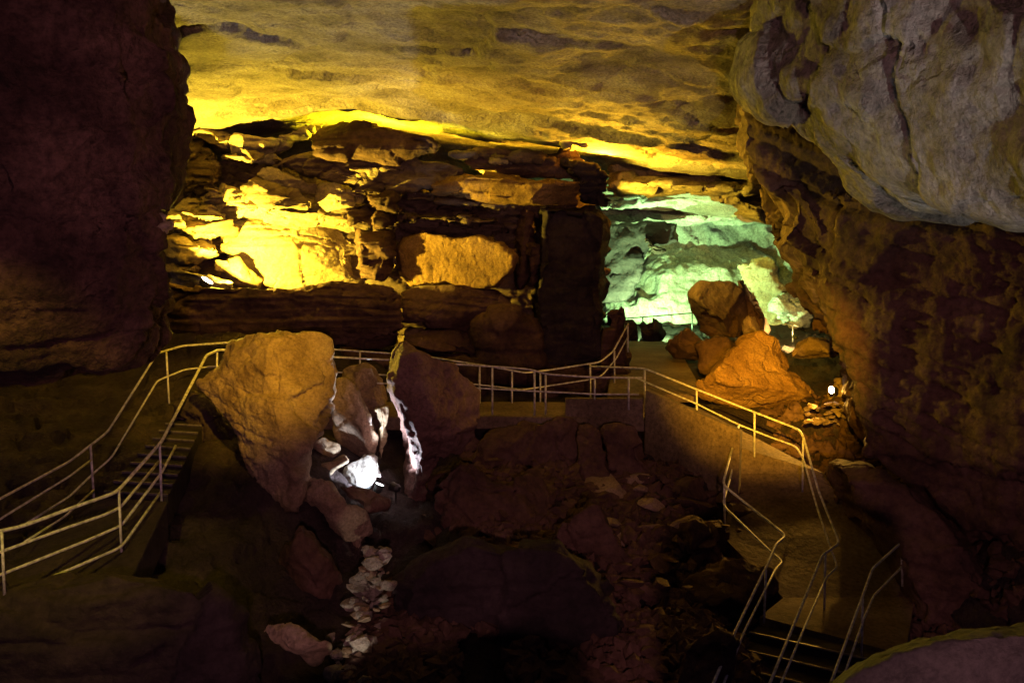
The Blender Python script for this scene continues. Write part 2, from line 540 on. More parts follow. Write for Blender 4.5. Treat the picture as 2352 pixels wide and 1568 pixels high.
# ------------------------------------------------------------------ the back rock wall, bed by bed
wall = rock('rock_wall', [(330, 330), (520, 345), (640, 370), (720, 405), (1000, 412), (1320, 420), (1385, 430), (1390, 520), (1400, 700), (1420, 860), (1300, 1000), (330, 1000)],
            28.9, 2.5, 'wall', st=dict(S_BED, blk=0.3, bed=0.2))
tag(wall, kind='structure')


def blk(out, Y, T, mat='wall', name='rock_block', style=None, **k):
    a = sum(p[0] for p in out) / len(out); b = sum(p[1] for p in out) / len(out)
    g = k.pop('grow', 1.05)
    out = [(a + (u - a) * g + random.uniform(-3, 3), b + (v - b) * (g + 0.02) + random.uniform(-2, 2)) for (u, v) in out]
    k.setdefault('front', 0.93); k.setdefault('bulge', 0.04); k.setdefault('fy', 0.05); k.setdefault('vox', 0.055)
    o = rock(name, out, Y, T, mat, st=dict(style or S_BLOCK), parent=wall, **k)
    return o


# roof-side plates and cap slabs
blk([(726, 290), (780, 284), (900, 300), (1000, 318), (1010, 338), (985, 362), (900, 372), (735, 352)], 26.2, 1.0, 'brown', name='rock_slab', style=S_BLOCK)
blk([(1062, 368), (1100, 345), (1200, 346), (1320, 350), (1345, 378), (1335, 408), (1200, 402), (1085, 392)], 27.2, 0.9, 'brown', name='rock_slab', style=S_BLOCK)
blk([(1290, 372), (1370, 378), (1402, 410), (1398, 470), (1345, 470), (1330, 430)], 26.2, 1.4, 'dark', name='rock_slab', style=S_BED)
blk([(620, 372), (740, 350), (860, 362), (1000, 372), (1062, 392), (1000, 420), (925, 440), (850, 432), (700, 402)], 26.8, 1.1, 'wall', style=S_BED)
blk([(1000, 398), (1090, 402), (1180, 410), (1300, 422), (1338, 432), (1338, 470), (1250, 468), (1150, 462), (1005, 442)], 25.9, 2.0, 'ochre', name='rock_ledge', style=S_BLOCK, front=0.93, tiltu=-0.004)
blk([(925, 425), (1000, 440), (1150, 462), (1330, 470), (1300, 492), (1180, 485), (930, 460)], 27.0, 1.6, 'wall', style=S_BED)
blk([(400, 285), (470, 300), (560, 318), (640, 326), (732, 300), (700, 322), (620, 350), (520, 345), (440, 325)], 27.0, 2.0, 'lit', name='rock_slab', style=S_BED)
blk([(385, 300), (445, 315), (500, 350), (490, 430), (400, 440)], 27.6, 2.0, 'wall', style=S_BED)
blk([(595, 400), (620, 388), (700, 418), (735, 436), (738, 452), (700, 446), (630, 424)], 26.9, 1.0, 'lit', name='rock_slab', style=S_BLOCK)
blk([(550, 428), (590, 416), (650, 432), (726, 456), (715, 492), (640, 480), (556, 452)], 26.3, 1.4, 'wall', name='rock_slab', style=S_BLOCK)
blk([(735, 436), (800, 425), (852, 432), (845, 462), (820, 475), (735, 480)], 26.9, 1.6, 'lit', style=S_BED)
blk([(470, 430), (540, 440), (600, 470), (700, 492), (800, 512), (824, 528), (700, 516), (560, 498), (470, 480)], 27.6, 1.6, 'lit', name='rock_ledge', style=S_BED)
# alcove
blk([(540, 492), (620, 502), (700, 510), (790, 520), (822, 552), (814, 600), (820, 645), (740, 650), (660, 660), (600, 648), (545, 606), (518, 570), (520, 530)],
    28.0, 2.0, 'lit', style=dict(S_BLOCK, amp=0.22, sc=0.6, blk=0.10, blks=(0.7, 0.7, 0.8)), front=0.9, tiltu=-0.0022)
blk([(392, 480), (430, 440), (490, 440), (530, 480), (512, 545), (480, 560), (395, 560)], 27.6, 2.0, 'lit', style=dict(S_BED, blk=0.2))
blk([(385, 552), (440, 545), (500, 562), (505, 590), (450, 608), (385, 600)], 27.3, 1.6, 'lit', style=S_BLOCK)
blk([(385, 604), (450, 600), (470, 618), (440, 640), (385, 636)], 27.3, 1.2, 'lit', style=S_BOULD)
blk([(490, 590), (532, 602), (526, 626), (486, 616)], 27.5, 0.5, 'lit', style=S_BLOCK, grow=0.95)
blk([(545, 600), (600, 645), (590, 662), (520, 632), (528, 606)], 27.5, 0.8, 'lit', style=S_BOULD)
blk([(388, 626), (450, 630), (536, 646), (530, 658), (390, 656)], 26.2, 1.4, 'pale', style=S_BLOCK)  # floor stone made pale to look burnt white by the lamp
# lip that hides the foot of the alcove
blk([(375, 650), (440, 655), (520, 664), (600, 668), (680, 668), (760, 648), (830, 655), (905, 660), (905, 770), (760, 790), (600, 760), (375, 760)], 24.9, 0.8, 'brown', style=dict(S_BED, blk=0.1), back=0.95)
# column of blocks that shades the middle, its own shade put into the brown
blk([(845, 440), (905, 444), (908, 484), (850, 482)], 26.35, 2.2, 'brown', style=S_BLOCK)
blk([(850, 488), (908, 490), (910, 526), (856, 526)], 26.35, 2.2, 'brown', style=S_BLOCK)
blk([(822, 532), (906, 534), (902, 610), (884, 648), (828, 644)], 26.35, 2.4, 'brown', style=S_BLOCK)
blk([(738, 485), (845, 470), (850, 522), (800, 512), (740, 500)], 27.0, 1.5, 'wall', style=S_BED)
# middle block, half lit
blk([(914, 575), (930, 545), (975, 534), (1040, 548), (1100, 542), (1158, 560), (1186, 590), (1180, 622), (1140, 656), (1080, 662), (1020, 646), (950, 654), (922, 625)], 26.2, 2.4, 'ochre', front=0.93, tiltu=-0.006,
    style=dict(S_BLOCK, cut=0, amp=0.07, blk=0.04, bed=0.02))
blk([(925, 458), (1050, 468), (1180, 485), (1192, 540), (1100, 546), (990, 538), (928, 528)], 27.5, 1.6, 'wall', style=dict(S_BED, bed=0.22, bedh=0.2))
blk([(1188, 480), (1230, 500), (1222, 620), (1196, 660), (1184, 600)], 26.8, 1.4, 'brown', style=S_BLOCK)
blk([(1215, 560), (1245, 570), (1240, 640), (1212, 655)], 26.0, 1.0, 'brown', style=S_BLOCK)
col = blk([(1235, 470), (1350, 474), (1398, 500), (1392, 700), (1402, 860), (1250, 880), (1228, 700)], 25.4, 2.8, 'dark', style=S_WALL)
# lower courses
blk([(600, 700), (690, 668), (760, 655), (785, 700), (762, 790), (612, 778)], 24.9, 2, 'brown', style=S_BLOCK)
blk([(772, 700), (860, 678), (912, 690), (912, 790), (790, 800)], 25.1, 2, 'brown', style=S_BLOCK)
blk([(920, 668), (1040, 660), (1150, 668), (1182, 700), (1176, 740), (1050, 748), (925, 742)], 25.5, 2, 'brown', style=S_BLOCK)
blk([(930, 756), (1000, 750), (1090, 752), (1110, 778), (1090, 806), (1010, 812), (930, 800)], 25.0, 2, 'brown', style=S_BOULD)
blk([(1095, 750), (1180, 742), (1240, 760), (1235, 860), (1120, 850)], 25.2, 2, 'brown', style=S_WALL)
blk([(780, 800), (920, 802), (1030, 818), (1110, 850), (1120, 960), (780, 960)], 25.0, 2, 'brown', style=S_WALL)
blk([(1400, 700), (1440, 720), (1450, 800), (1440, 900), (1230, 900), (1240, 860), (1390, 850)], 25.6, 2, 'brown', style=S_WALL)

# ragged thin beds sticking out between the larger blocks
rnd = random.Random(21)
for k in range(64):
    L_ = rnd.uniform(50, 200); h_ = rnd.uniform(7, 16)
    u0 = rnd.uniform(400, 1330 - L_ * 0.5); v0 = rnd.choice((rnd.uniform(318, 400), rnd.uniform(380, 530)))
    if 520 < u0 + L_ / 2 < 830 and v0 > 480: continue
    if any(u0 + L_ > x0 and u0 < x1 and v0 + 20 > y0 and v0 < y1 for (x0, y0, x1, y1) in ((530, 380, 745, 500), (995, 380, 1345, 475), (726, 270, 1010, 366), (910, 530, 1190, 660))): continue
    dip = 0.16 if u0 < 800 else 0.05
    n_ = 7
    topl = [(u0 + L_ * i / n_, v0 + dip * L_ * i / n_ + rnd.uniform(-h_, h_) * 0.35) for i in range(n_ + 1)]
    botl = [(u0 + L_ * i / n_ + rnd.uniform(-4, 4), v0 + h_ * rnd.uniform(0.7, 1.4) + dip * L_ * i / n_) for i in range(n_, -1, -1)]
    Y_ = 26.9 if u0 < 560 else 26.6
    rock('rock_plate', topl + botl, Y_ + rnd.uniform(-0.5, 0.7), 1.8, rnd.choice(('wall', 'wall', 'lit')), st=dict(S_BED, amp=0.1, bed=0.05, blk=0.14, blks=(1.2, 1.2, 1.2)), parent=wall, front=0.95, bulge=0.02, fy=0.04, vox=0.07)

# behind: closes the cave
backs = rock('rear_wall', [(-700, -100), (700, 250), (2900, 250), (2900, 1100), (-700, 1100)], 47, 2.5, 'brown', vox=0.22, st=S_WALL)
tag(backs, kind='structure')
lowl = rock('lower_left_wall', [(-700, 700), (300, 760), (620, 760), (780, 900), (600, 1050), (-700, 1250)], 27.0, 2.0, 'dark', vox=0.10, st=S_WALL)  # unlit wall, its darkness put into the material
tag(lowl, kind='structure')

# ------------------------------------------------------------------ left wall
lw = rock('left_wall', [(-900, -300), (362, -300), (365, 50), (412, 95), (432, 250), (402, 290), (408, 420), (380, 480), (375, 600), (386, 680), (354, 740), (362, 800),
                        (320, 852), (240, 876), (160, 850), (60, 872), (-900, 860)], 12.3, 4.5, 'leftwall', tiltu=0.002, ref=(400, 400), lean=(405, 650), vox=0.045, front=0.93, st=dict(S_WALL, amp=0.35, ridan=(1.6, 1, 0.45)))
tag(lw, kind='structure')
o = rock('rock_spur', [(298, 520), (320, 500), (380, 498), (395, 520), (370, 545), (330, 560), (305, 545)], 12.0, 0.5, 'lit', vox=0.03, st=dict(S_BED, amp=0.06, bed=0.06, bedh=0.12, blk=0.1, blks=(2, 2, 2.5)))
tag(o, 'jagged pale rock spur jutting from the dark left wall beside the yellow alcove', 'rock')

# ------------------------------------------------------------------ right wall and flowstone
rw = rock('right_wall', [(1690, 210), (1850, 180), (2300, 300), (2900, 400), (2900, 1500), (2352, 1400), (2250, 1270), (2130, 1130), (2050, 1080), (1990, 1040), (1955, 950),
                         (1962, 880), (1930, 820), (1908, 770), (1872, 700), (1835, 650), (1826, 600), (1778, 560), (1768, 505), (1782, 470), (1745, 425), (1700, 385), (1678, 330), (1690, 270)],
          19.5, 4.5, 'brown', tiltu=-0.0055, ref=(1700, 600), lean=(1800, 650), vox=0.06, front=0.95, st=dict(S_WALL, amp=0.5, tilt=0.5, bed=0.12, rid=0.14))
tag(rw, kind='structure')
fs = rock('flowstone_roof', [(1745, -320), (1748, 60), (1712, 175), (1758, 232), (1850, 248), (1930, 312), (2010, 392), (2130, 462), (2250, 492), (2400, 515), (3000, 540), (3000, -320)],
          13.5, 3.5, 'flow', tiltu=-0.0045, ref=(1750, 200), lean=(1850, 330), vox=0.045, front=0.86, bulge=0.12, fy=0.15, st=S_FLOW)
tag(fs, kind='structure')
# diagonal toe of the right wall
toe = rock('sloping_bedrock', [(1900, 1050), (1990, 1045), (2130, 1130), (2260, 1280), (2352, 1390), (2800, 1650), (2800, 1900), (2150, 1900), (2090, 1500), (2080, 1380), (2010, 1250), (1930, 1120)],
           16.8, 3.0, 'brown', tiltu=-0.004, ref=(2000, 1200), lean=(2050, 1250), vox=0.06, st=dict(S_WALL, amp=0.35))
tag(toe, kind='structure')
o = rock('rounded_boulder', [(1860, 1590), (1960, 1520), (2100, 1465), (2250, 1435), (2400, 1422), (2700, 1440), (2700, 2100), (1800, 2100)], 5.2, 1.6, 'grey', vox=0.025, st=dict(amp=0.06, sc=0.7, rid=0.02, ridsc=2.2, fine=0.03, finesc=7), front=0.9, bulge=0.1, lean=(2100, 1480))
tag(o, 'large smooth rounded boulder filling the bottom right corner below the stair rails', 'boulder')

# ------------------------------------------------------------------ strata at the right end of the roof
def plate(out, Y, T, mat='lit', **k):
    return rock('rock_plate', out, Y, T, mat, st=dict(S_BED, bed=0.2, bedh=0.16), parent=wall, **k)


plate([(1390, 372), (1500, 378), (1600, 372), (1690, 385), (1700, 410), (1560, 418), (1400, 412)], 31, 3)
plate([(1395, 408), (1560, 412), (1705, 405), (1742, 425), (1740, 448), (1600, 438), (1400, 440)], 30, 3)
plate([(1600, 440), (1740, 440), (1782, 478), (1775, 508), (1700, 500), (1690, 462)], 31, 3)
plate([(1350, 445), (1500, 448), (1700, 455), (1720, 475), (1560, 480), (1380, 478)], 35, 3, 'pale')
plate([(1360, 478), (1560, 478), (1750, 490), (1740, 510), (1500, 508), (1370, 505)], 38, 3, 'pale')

# ------------------------------------------------------------------ green chamber
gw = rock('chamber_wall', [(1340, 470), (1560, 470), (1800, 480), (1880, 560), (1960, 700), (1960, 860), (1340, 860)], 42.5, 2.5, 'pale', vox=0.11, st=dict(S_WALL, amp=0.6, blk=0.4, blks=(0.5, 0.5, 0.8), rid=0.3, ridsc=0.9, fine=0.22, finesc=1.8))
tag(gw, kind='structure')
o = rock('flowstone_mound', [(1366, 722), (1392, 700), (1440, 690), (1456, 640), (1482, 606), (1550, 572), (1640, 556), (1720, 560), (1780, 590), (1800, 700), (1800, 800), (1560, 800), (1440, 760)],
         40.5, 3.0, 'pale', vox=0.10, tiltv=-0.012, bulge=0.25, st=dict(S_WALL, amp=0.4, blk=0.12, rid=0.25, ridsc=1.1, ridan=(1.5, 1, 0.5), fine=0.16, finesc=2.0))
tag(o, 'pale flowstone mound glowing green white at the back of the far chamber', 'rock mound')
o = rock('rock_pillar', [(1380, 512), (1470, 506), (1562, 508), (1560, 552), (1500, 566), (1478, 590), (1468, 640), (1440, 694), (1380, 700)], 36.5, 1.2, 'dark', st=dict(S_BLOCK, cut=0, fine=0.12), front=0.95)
tag(o, 'dark brown rock pillar standing left in front of the green lit chamber', 'rock')
o = rock('jagged_rock', [(1476, 545), (1500, 560), (1540, 575), (1520, 590), (1490, 580)], 36.0, 0.8, 'brown', st=S_BED)
tag(o, 'small jagged pale green rock lying against the dark pillar of the far chamber', 'rock')
o = rock('sloping_slab', [(1690, 606), (1765, 594), (1805, 660), (1826, 740), (1818, 790), (1788, 796), (1748, 740), (1712, 680)], 36.5, 1.0, 'lit', st=dict(S_BLOCK, rid=0.1, ridsc=2))
tag(o, 'steep yellow green slab running down to the small lamp right of the dark boulder', 'rock slab')
o = rock('peach_rock', [(1772, 690), (1800, 672), (1832, 655), (1866, 692), (1852, 742), (1815, 762), (1785, 730)], 36, 1.6, 'pale', st=S_BED)
tag(o, 'peach coloured layered rock wedge under the right wall edge', 'rock')
o = rock('dark_boulder', [(1578, 672), (1600, 650), (1646, 640), (1690, 648), (1712, 672), (1728, 740), (1712, 778), (1640, 782), (1600, 750), (1586, 715)], 30, 2.2, 'brown', st=S_BOULD)
tag(o, 'dark square topped boulder silhouetted against the green lit mound', 'boulder')
o = rock('leaning_slab', [(1690, 640), (1708, 640), (1735, 690), (1768, 768), (1752, 786), (1722, 760)], 30.8, 1.5, 'brown', st=S_BOULD)
tag(o, 'narrow dark slab leaning on the right side of the dark boulder', 'rock slab')
o = rock('knob_boulder', [(1704, 742), (1716, 726), (1738, 724), (1750, 745), (1742, 780), (1712, 776)], 25.6, 0.9, 'boulder', st=S_BOULD)
tag(o, 'small round orange boulder perched on top of the big orange boulder', 'boulder')
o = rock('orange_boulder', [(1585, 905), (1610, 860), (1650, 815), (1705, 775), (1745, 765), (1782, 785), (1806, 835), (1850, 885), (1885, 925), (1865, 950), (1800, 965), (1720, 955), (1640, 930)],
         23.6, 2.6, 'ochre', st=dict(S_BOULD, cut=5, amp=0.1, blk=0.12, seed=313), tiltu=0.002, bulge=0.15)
tag(o, 'big orange lit boulder behind the ramp railing left of the bright lamp', 'boulder')
o = rock('squat_boulder', [(1520, 805), (1550, 765), (1580, 752), (1612, 785), (1606, 830), (1545, 828)], 27.6, 1.4, 'brown', st=S_BOULD)
tag(o, 'squat brown boulder at the path edge below the green chamber', 'boulder')
o = rock('squat_boulder', [(1596, 790), (1650, 778), (1690, 792), (1660, 850), (1610, 850)], 26.4, 1.4, 'brown', st=S_BOULD)
tag(o, 'dark brown boulder wedged between the squat boulder and the big orange one', 'boulder')
o = rock('wedge_stone', [(1470, 742), (1512, 734), (1534, 772), (1512, 786), (1476, 784)], 33.6, 0.8, 'dark', st=S_BOULD)
tag(o, 'black wedge shaped stone by the far railing in front of the green glow', 'rock')
o = rock('wedge_stone', [(1400, 740), (1455, 742), (1462, 784), (1410, 790)], 33.6, 0.8, 'dark', st=S_BOULD)
tag(o, 'black block of rock left of the bright slit at the far railing', 'rock')
o = rock('flat_boulder', [(1806, 822), (1828, 790), (1862, 770), (1905, 774), (1934, 800), (1926, 822), (1866, 828)], 25.2, 1.0, 'boulder', st=S_BOULD)
tag(o, 'flat domed brown boulder above the bright lamp near the right wall', 'boulder')
o = rock('backing_block', [(1905, 862), (1952, 858), (1960, 905), (1945, 940), (1900, 935)], 23.2, 1.0, 'boulder', st=S_BOULD)
tag(o, 'square yellow lit block just behind the bright white lamp', 'rock')
# ------------------------------------------------------------------ foreground boulders
o = rock('wedge_boulder', [(445, 876), (500, 832), (522, 780), (560, 758), (625, 754), (680, 768), (745, 768), (768, 790), (782, 840), (776, 905), (745, 950), (722, 1010), (708, 1080), (706, 1150), (690, 1200),
                           (655, 1180), (590, 1110), (560, 1060), (540, 1010), (520, 960), (480, 920)], 17.2, 2.4, 'boulder', vox=0.04, front=0.86, bulge=0.16, tiltv=-0.001,
         st=dict(S_BOULD, cut=5, amp=0.08, blk=0.12, blks=(0.8, 0.8, 1.2), bed=0.035, bedh=0.22, tilt=0.3, fine=0.07))
tag(o, 'huge wedge shaped ochre boulder tapering downward between the left stair and walkway', 'boulder')
o = rock('upright_boulder', [(908, 900), (908, 830), (916, 800), (935, 786), (985, 812), (1040, 835), (1090, 868), (1130, 900), (1128, 960), (1080, 1050), (1010, 1075), (1000, 1190), (960, 1210), (948, 1150), (952, 1070), (944, 1000), (918, 930)],
         17.6, 2.2, 'redrock', vox=0.045, lean=(760, 900), front=0.88, st=dict(S_BOULD, amp=0.2, blk=0.08))
tag(o, 'dark reddish upright boulder with a white lit left edge beside the walkway', 'boulder')
o = rock('leaning_slab', [(762, 880), (790, 862), (822, 900), (838, 960), (862, 1010), (862, 1046), (806, 1042), (780, 990), (762, 930)], 19.2, 0.8, 'boulder', st=S_BOULD, vox=0.04)
tag(o, 'cream leaning slab in the gap between the two front boulders', 'rock slab')
o = rock('yellow_boulder', [(780, 866), (808, 840), (850, 840), (880, 876), (896, 920), (880, 970), (830, 960), (800, 920)], 20.2, 1.2, 'boulder', st=S_BOULD, vox=0.05)
tag(o, 'rounded yellow boulder below the walkway rails behind the cream leaning slab', 'boulder')
o = rock('white_slab', [(766, 1108), (798, 1068), (852, 1040), (870, 1048), (866, 1084), (842, 1120), (800, 1122)], 18.6, 0.7, 'pale', st=dict(S_BOULD, amp=0.06), vox=0.035)
tag(o, 'brilliant white lit slab lying at the bottom of the gap between front boulders', 'rock slab')
o = rock('thin_slab', [(706, 1084), (750, 1060), (790, 1046), (802, 1056), (770, 1088), (738, 1100), (712, 1094)], 18.2, 0.6, 'lit', st=dict(S_BOULD, amp=0.06), vox=0.035)
tag(o, 'thin slab with a white upper face left of the brilliant white slab', 'rock slab')
o = rock('cobble', [(716, 1020), (745, 1006), (778, 1030), (765, 1048), (728, 1040)], 18.9, 0.5, 'lit', st=dict(S_BOULD, amp=0.06), vox=0.035)
tag(o, 'tan flat cobble above the thin slab at the right edge of the wedge boulder', 'stone')
o = rock('cobble', [(835, 960), (848, 955), (852, 980), (838, 985)], 19.3, 0.4, 'pale', st=dict(S_BOULD, amp=0.04), vox=0.035)
tag(o, 'small white square stone right of the cream leaning slab', 'stone')
o = rock('cobble', [(868, 940), (892, 930), (888, 1000), (872, 1060), (862, 1010)], 19.6, 0.6, 'lit', st=dict(S_BOULD, amp=0.05), vox=0.035)
tag(o, 'narrow upright tan stone against the white lit edge of the dark boulder', 'stone')
o = rock('dark_slab', [(775, 1118), (810, 1112), (860, 1130), (890, 1152), (886, 1170), (850, 1166), (800, 1142)], 17.2, 0.6, 'brown', st=dict(S_BOULD, amp=0.06), vox=0.035)
tag(o, 'dark bar shaped slab lying across the gap below the white slab', 'rock slab')
o = rock('olive_slab', [(700, 1092), (742, 1095), (772, 1130), (800, 1170), (845, 1180), (856, 1230), (848, 1280), (806, 1262), (760, 1200), (716, 1140)], 16.9, 0.8, 'boulder', st=dict(S_BOULD, amp=0.1), vox=0.04)
tag(o, 'olive and brown bent slab hanging down under the white lit gap', 'rock slab')
o = rock('pointed_boulder', [(690, 1205), (720, 1240), (770, 1330), (800, 1400), (770, 1470), (700, 1420), (650, 1330), (660, 1260)], 15.6, 1.4, 'brown', st=S_BOULD, vox=0.045)
tag(o, 'pointed dark red boulder under the tip of the wedge boulder', 'boulder')
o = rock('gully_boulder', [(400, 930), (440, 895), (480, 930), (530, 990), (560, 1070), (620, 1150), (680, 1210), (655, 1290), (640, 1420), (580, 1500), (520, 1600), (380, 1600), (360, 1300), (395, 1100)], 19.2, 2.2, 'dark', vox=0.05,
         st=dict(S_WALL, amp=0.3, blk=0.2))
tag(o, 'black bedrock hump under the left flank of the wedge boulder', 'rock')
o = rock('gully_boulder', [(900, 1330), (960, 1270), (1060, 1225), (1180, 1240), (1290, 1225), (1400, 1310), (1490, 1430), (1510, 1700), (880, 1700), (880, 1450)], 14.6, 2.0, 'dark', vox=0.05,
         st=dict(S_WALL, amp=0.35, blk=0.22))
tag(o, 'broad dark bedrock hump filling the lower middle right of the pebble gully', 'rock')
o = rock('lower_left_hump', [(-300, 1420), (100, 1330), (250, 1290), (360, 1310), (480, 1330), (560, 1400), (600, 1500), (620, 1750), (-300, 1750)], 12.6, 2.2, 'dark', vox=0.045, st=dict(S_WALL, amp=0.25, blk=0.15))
tag(o, 'low dark bedrock hump in the bottom left corner under the stair rails', 'rock')
o = rock('fallen_slab', [(597, 1448), (618, 1430), (650, 1424), (700, 1462), (758, 1492), (726, 1522), (700, 1505), (640, 1465)], 13.2, 0.5, 'lit', st=dict(S_BOULD, amp=0.05), vox=0.03)
tag(o, 'long pale fallen slab lying left of the bright pebble gully', 'rock slab')
o = rock('bottom_boulder', [(1560, 1480), (1640, 1440), (1700, 1470), (1680, 1560), (1640, 1620), (1540, 1620)], 12.8, 1.2, 'brown', st=S_BOULD, vox=0.04)
tag(o, 'reddish boulder at the bottom left of the lower right stair', 'boulder')
o = rock('red_boulder', [(1535, 1230), (1560, 1196), (1600, 1192), (1640, 1220), (1650, 1262), (1620, 1300), (1565, 1298)], 17.2, 1.2, 'brown', st=S_BOULD, vox=0.045)
tag(o, 'rounded reddish boulder left of the ramp railing', 'boulder')
o = rock('low_boulder', [(1560, 1330), (1620, 1300), (1700, 1290), (1790, 1310), (1800, 1370), (1740, 1396), (1640, 1394), (1570, 1372)], 16.0, 1.4, 'brown', st=S_BOULD, vox=0.045)
tag(o, 'low brown boulder at the foot of the ramp beside the stair top', 'boulder')
o = rock('broken_ledge', [(1130, 990), (1180, 978), (1236, 984), (1310, 978), (1340, 1010), (1320, 1066), (1240, 1094), (1180, 1070), (1120, 1085), (1100, 1030)], 20.3, 1.4, 'brown', st=dict(S_BOULD, cut=7, blk=0.2, crk=0.2), vox=0.055)
tag(o, 'broken brown ledge directly under the walkway deck', 'rock')
o = rock('steep_ridge', [(985, 1100), (1030, 1070), (1085, 1064), (1140, 1090), (1230, 1084), (1290, 1130), (1270, 1215), (1180, 1262), (1050, 1262), (975, 1220)], 17.6, 1.6, 'brown', st=dict(S_BOULD, cut=8, blk=0.22, crk=0.2), vox=0.05)
tag(o, 'steep dark ridge right of the reddish upright boulder', 'rock')
o = rock('leaning_slab', [(1385, 985), (1450, 980), (1480, 1050), (1560, 1120), (1650, 1180), (1625, 1215), (1520, 1180), (1430, 1110), (1392, 1050)], 19.8, 1.0, 'brown', st=dict(S_BOULD, cut=5, blk=0.2), vox=0.05)
tag(o, 'dark slab leaning against the retaining wall of the ramp', 'rock slab')
o = rock('leaning_slab', [(1255, 1260), (1320, 1165), (1360, 1160), (1440, 1290), (1490, 1420), (1440, 1500), (1330, 1440)], 16.4, 1.2, 'brown', st=dict(S_BOULD, cut=6, blk=0.2), vox=0.05)
tag(o, 'tall dark slab at the lower end of the narrow slanting rib', 'rock slab')
o = rock('leaning_rib', [(1330, 965), (1362, 985), (1395, 1080), (1440, 1200), (1470, 1300), (1420, 1320), (1360, 1220), (1322, 1080)], 19.6, 1.0, 'brown', st=dict(S_BOULD, cut=5), vox=0.05)
tag(o, 'narrow rib of rock slanting down from the walkway into the dark', 'rock')

# ------------------------------------------------------------------ loose stones, parts of the floor
def stone_mesh(seed, flat=0.5):
    rnd = random.Random(seed)
    bm = bmesh.new()
    bmesh.ops.create_icosphere(bm, subdivisions=2, radius=1)
    planes = [(Vector((rnd.gauss(0, 1), rnd.gauss(0, 1), rnd.gauss(0, 1))).normalized(), rnd.uniform(0.4, 0.75)) for _ in range(13)]
    for v in bm.verts:
        for (n, d) in planes:
            t = v.co.dot(n)
            if t > d: v.co -= n * (t - d)
        v.co += Vector((rnd.uniform(-1, 1), rnd.uniform(-1, 1), rnd.uniform(-1, 1))) * 0.03
        v.co.z *= flat
    me = bpy.data.meshes.new('stone')
    bm.to_mesh(me); bm.free()
    return me


def gravel(n, areas):
    """small loose debris nobody could count"""
    rnd = random.Random(5)
    V, Fc = [], []
    base = []
    for k in range(5):
        bm = bmesh.new(); bmesh.ops.create_icosphere(bm, subdivisions=1, radius=1)
        for v in bm.verts: v.co *= rnd.uniform(0.6, 1.1)
        base.append(([v.co.copy() for v in bm.verts], [[v.index for v in f.verts] for f in bm.faces])); bm.free()
    for k in range(n):
        (x0, x1, y0, y1) = rnd.choice(areas)
        x, y = rnd.uniform(x0, x1), rnd.uniform(y0, y1)
        z = ground(x, y) + 0.1
        vs, fs = rnd.choice(base)
        sc = 0.04 * math.exp(rnd.uniform(0, 1.7)); R = Matrix.Rotation(rnd.uniform(0, 6.3), 3, Vector((rnd.gauss(0, 1), rnd.gauss(0, 1), 1)).normalized())
        o0 = len(V)
        for c in vs: V.append(tuple(Vector((x, y, z)) + R @ (Vector((c.x * 1.3, c.y, c.z * 0.7)) * sc)))
        for f in fs: Fc.append([o0 + i for i in f])
    me = bpy.data.meshes.new('rubble'); me.from_pydata(V, [], Fc); me.materials.append(M['brown'])
    o = bpy.data.objects.new('rubble', me); COL.objects.link(o); o['kind'] = 'stuff'
    return o


def smesh(mat, n, s0, lo=0.35):
    out = []
    for k in range(n):
        me = stone_mesh(s0 + k, random.uniform(lo, 0.85)); me.materials.append(M[mat]); out.append(me)
    return out


SM = {'pale': smesh('stone', 9, 10, 0.6), 'brown': smesh('brown', 6, 30), 'lit': smesh('boulder', 6, 50)}


def ground(x, y):
    return float(floor_z(np.array([[x]]), np.array([[y]]))[0, 0])


def put_stone(p, s, kind='brown', parent=floor):
    o = bpy.data.objects.new('stone', random.choice(SM[kind])); COL.objects.link(o)
    o.location = p
    o.scale = (s * random.uniform(0.8, 1.4), s * random.uniform(0.7, 1.1), s * random.uniform(0.7, 1.0))
    o.rotation_euler = (random.uniform(-0.5, 0.5), random.uniform(-0.5, 0.5), random.uniform(0, 6.3))
    o.parent = parent
    return o


# pebble gully
gx = [(868, 1255), (866, 1300), (862, 1345), (835, 1385), (828, 1425), (812, 1470), (812, 1510), (800, 1555), (785, 1600)]
for i, ((u, v), (u2, v2)) in enumerate(zip(gx, gx[1:])):
    for k in range(16):
        t = random.random()
        w = 20 + 22 * (i / 8)
        uu = u + (u2 - u) * t + random.gauss(0, w * 0.8); vv = v + (v2 - v) * t
        Yd = 15.6 - 0.0078 * (vv - 1255)
        put_stone(P(uu, vv, Yd + random.uniform(-0.2, 0.3)), min(0.3, 0.035 * math.exp(random.uniform(0, 1.9))), random.choice(('pale', 'pale', 'lit')))
# rubble under the walkway and around the ramp
for k in range(90):
    u = random.uniform(1060, 1700); v = random.uniform(985, 1350)
    Yd = 22.0 - 0.018 * (v - 985)
    if u > 1480 and v < 1100: continue
    put_stone(P(u, v, Yd), random.choice((0.08, 0.12, 0.18, 0.28, 0.35)), 'brown')
for k in range(44):
    u = random.uniform(1000, 1640); v = random.uniform(1000, 1260)
    if u > 1470 and v < 1110: continue
    put_stone(P(u, v, 22.0 - 0.018 * (v - 985) + 0.1), random.uniform(0.35, 0.7), random.choice(('brown', 'brown', 'lit')))
for k in range(46):
    put_stone(P(random.uniform(1850, 1945), random.uniform(925, 975), random.uniform(21.8, 22.8)), random.choice((0.07, 0.1, 0.16)), 'lit')
for (u, v, s) in ((1500, 1160, .32), (1560, 1205, .3), (1470, 1120, .2), (1250, 1010, .3), (1090, 1110, .3), (1270, 1020, .25), (1300, 985, .4), (1400, 975, .35), (1490, 1210, .25)):
    put_stone(P(u, v, 22.0 - 0.018 * (v - 985) - 0.3), s, 'lit')

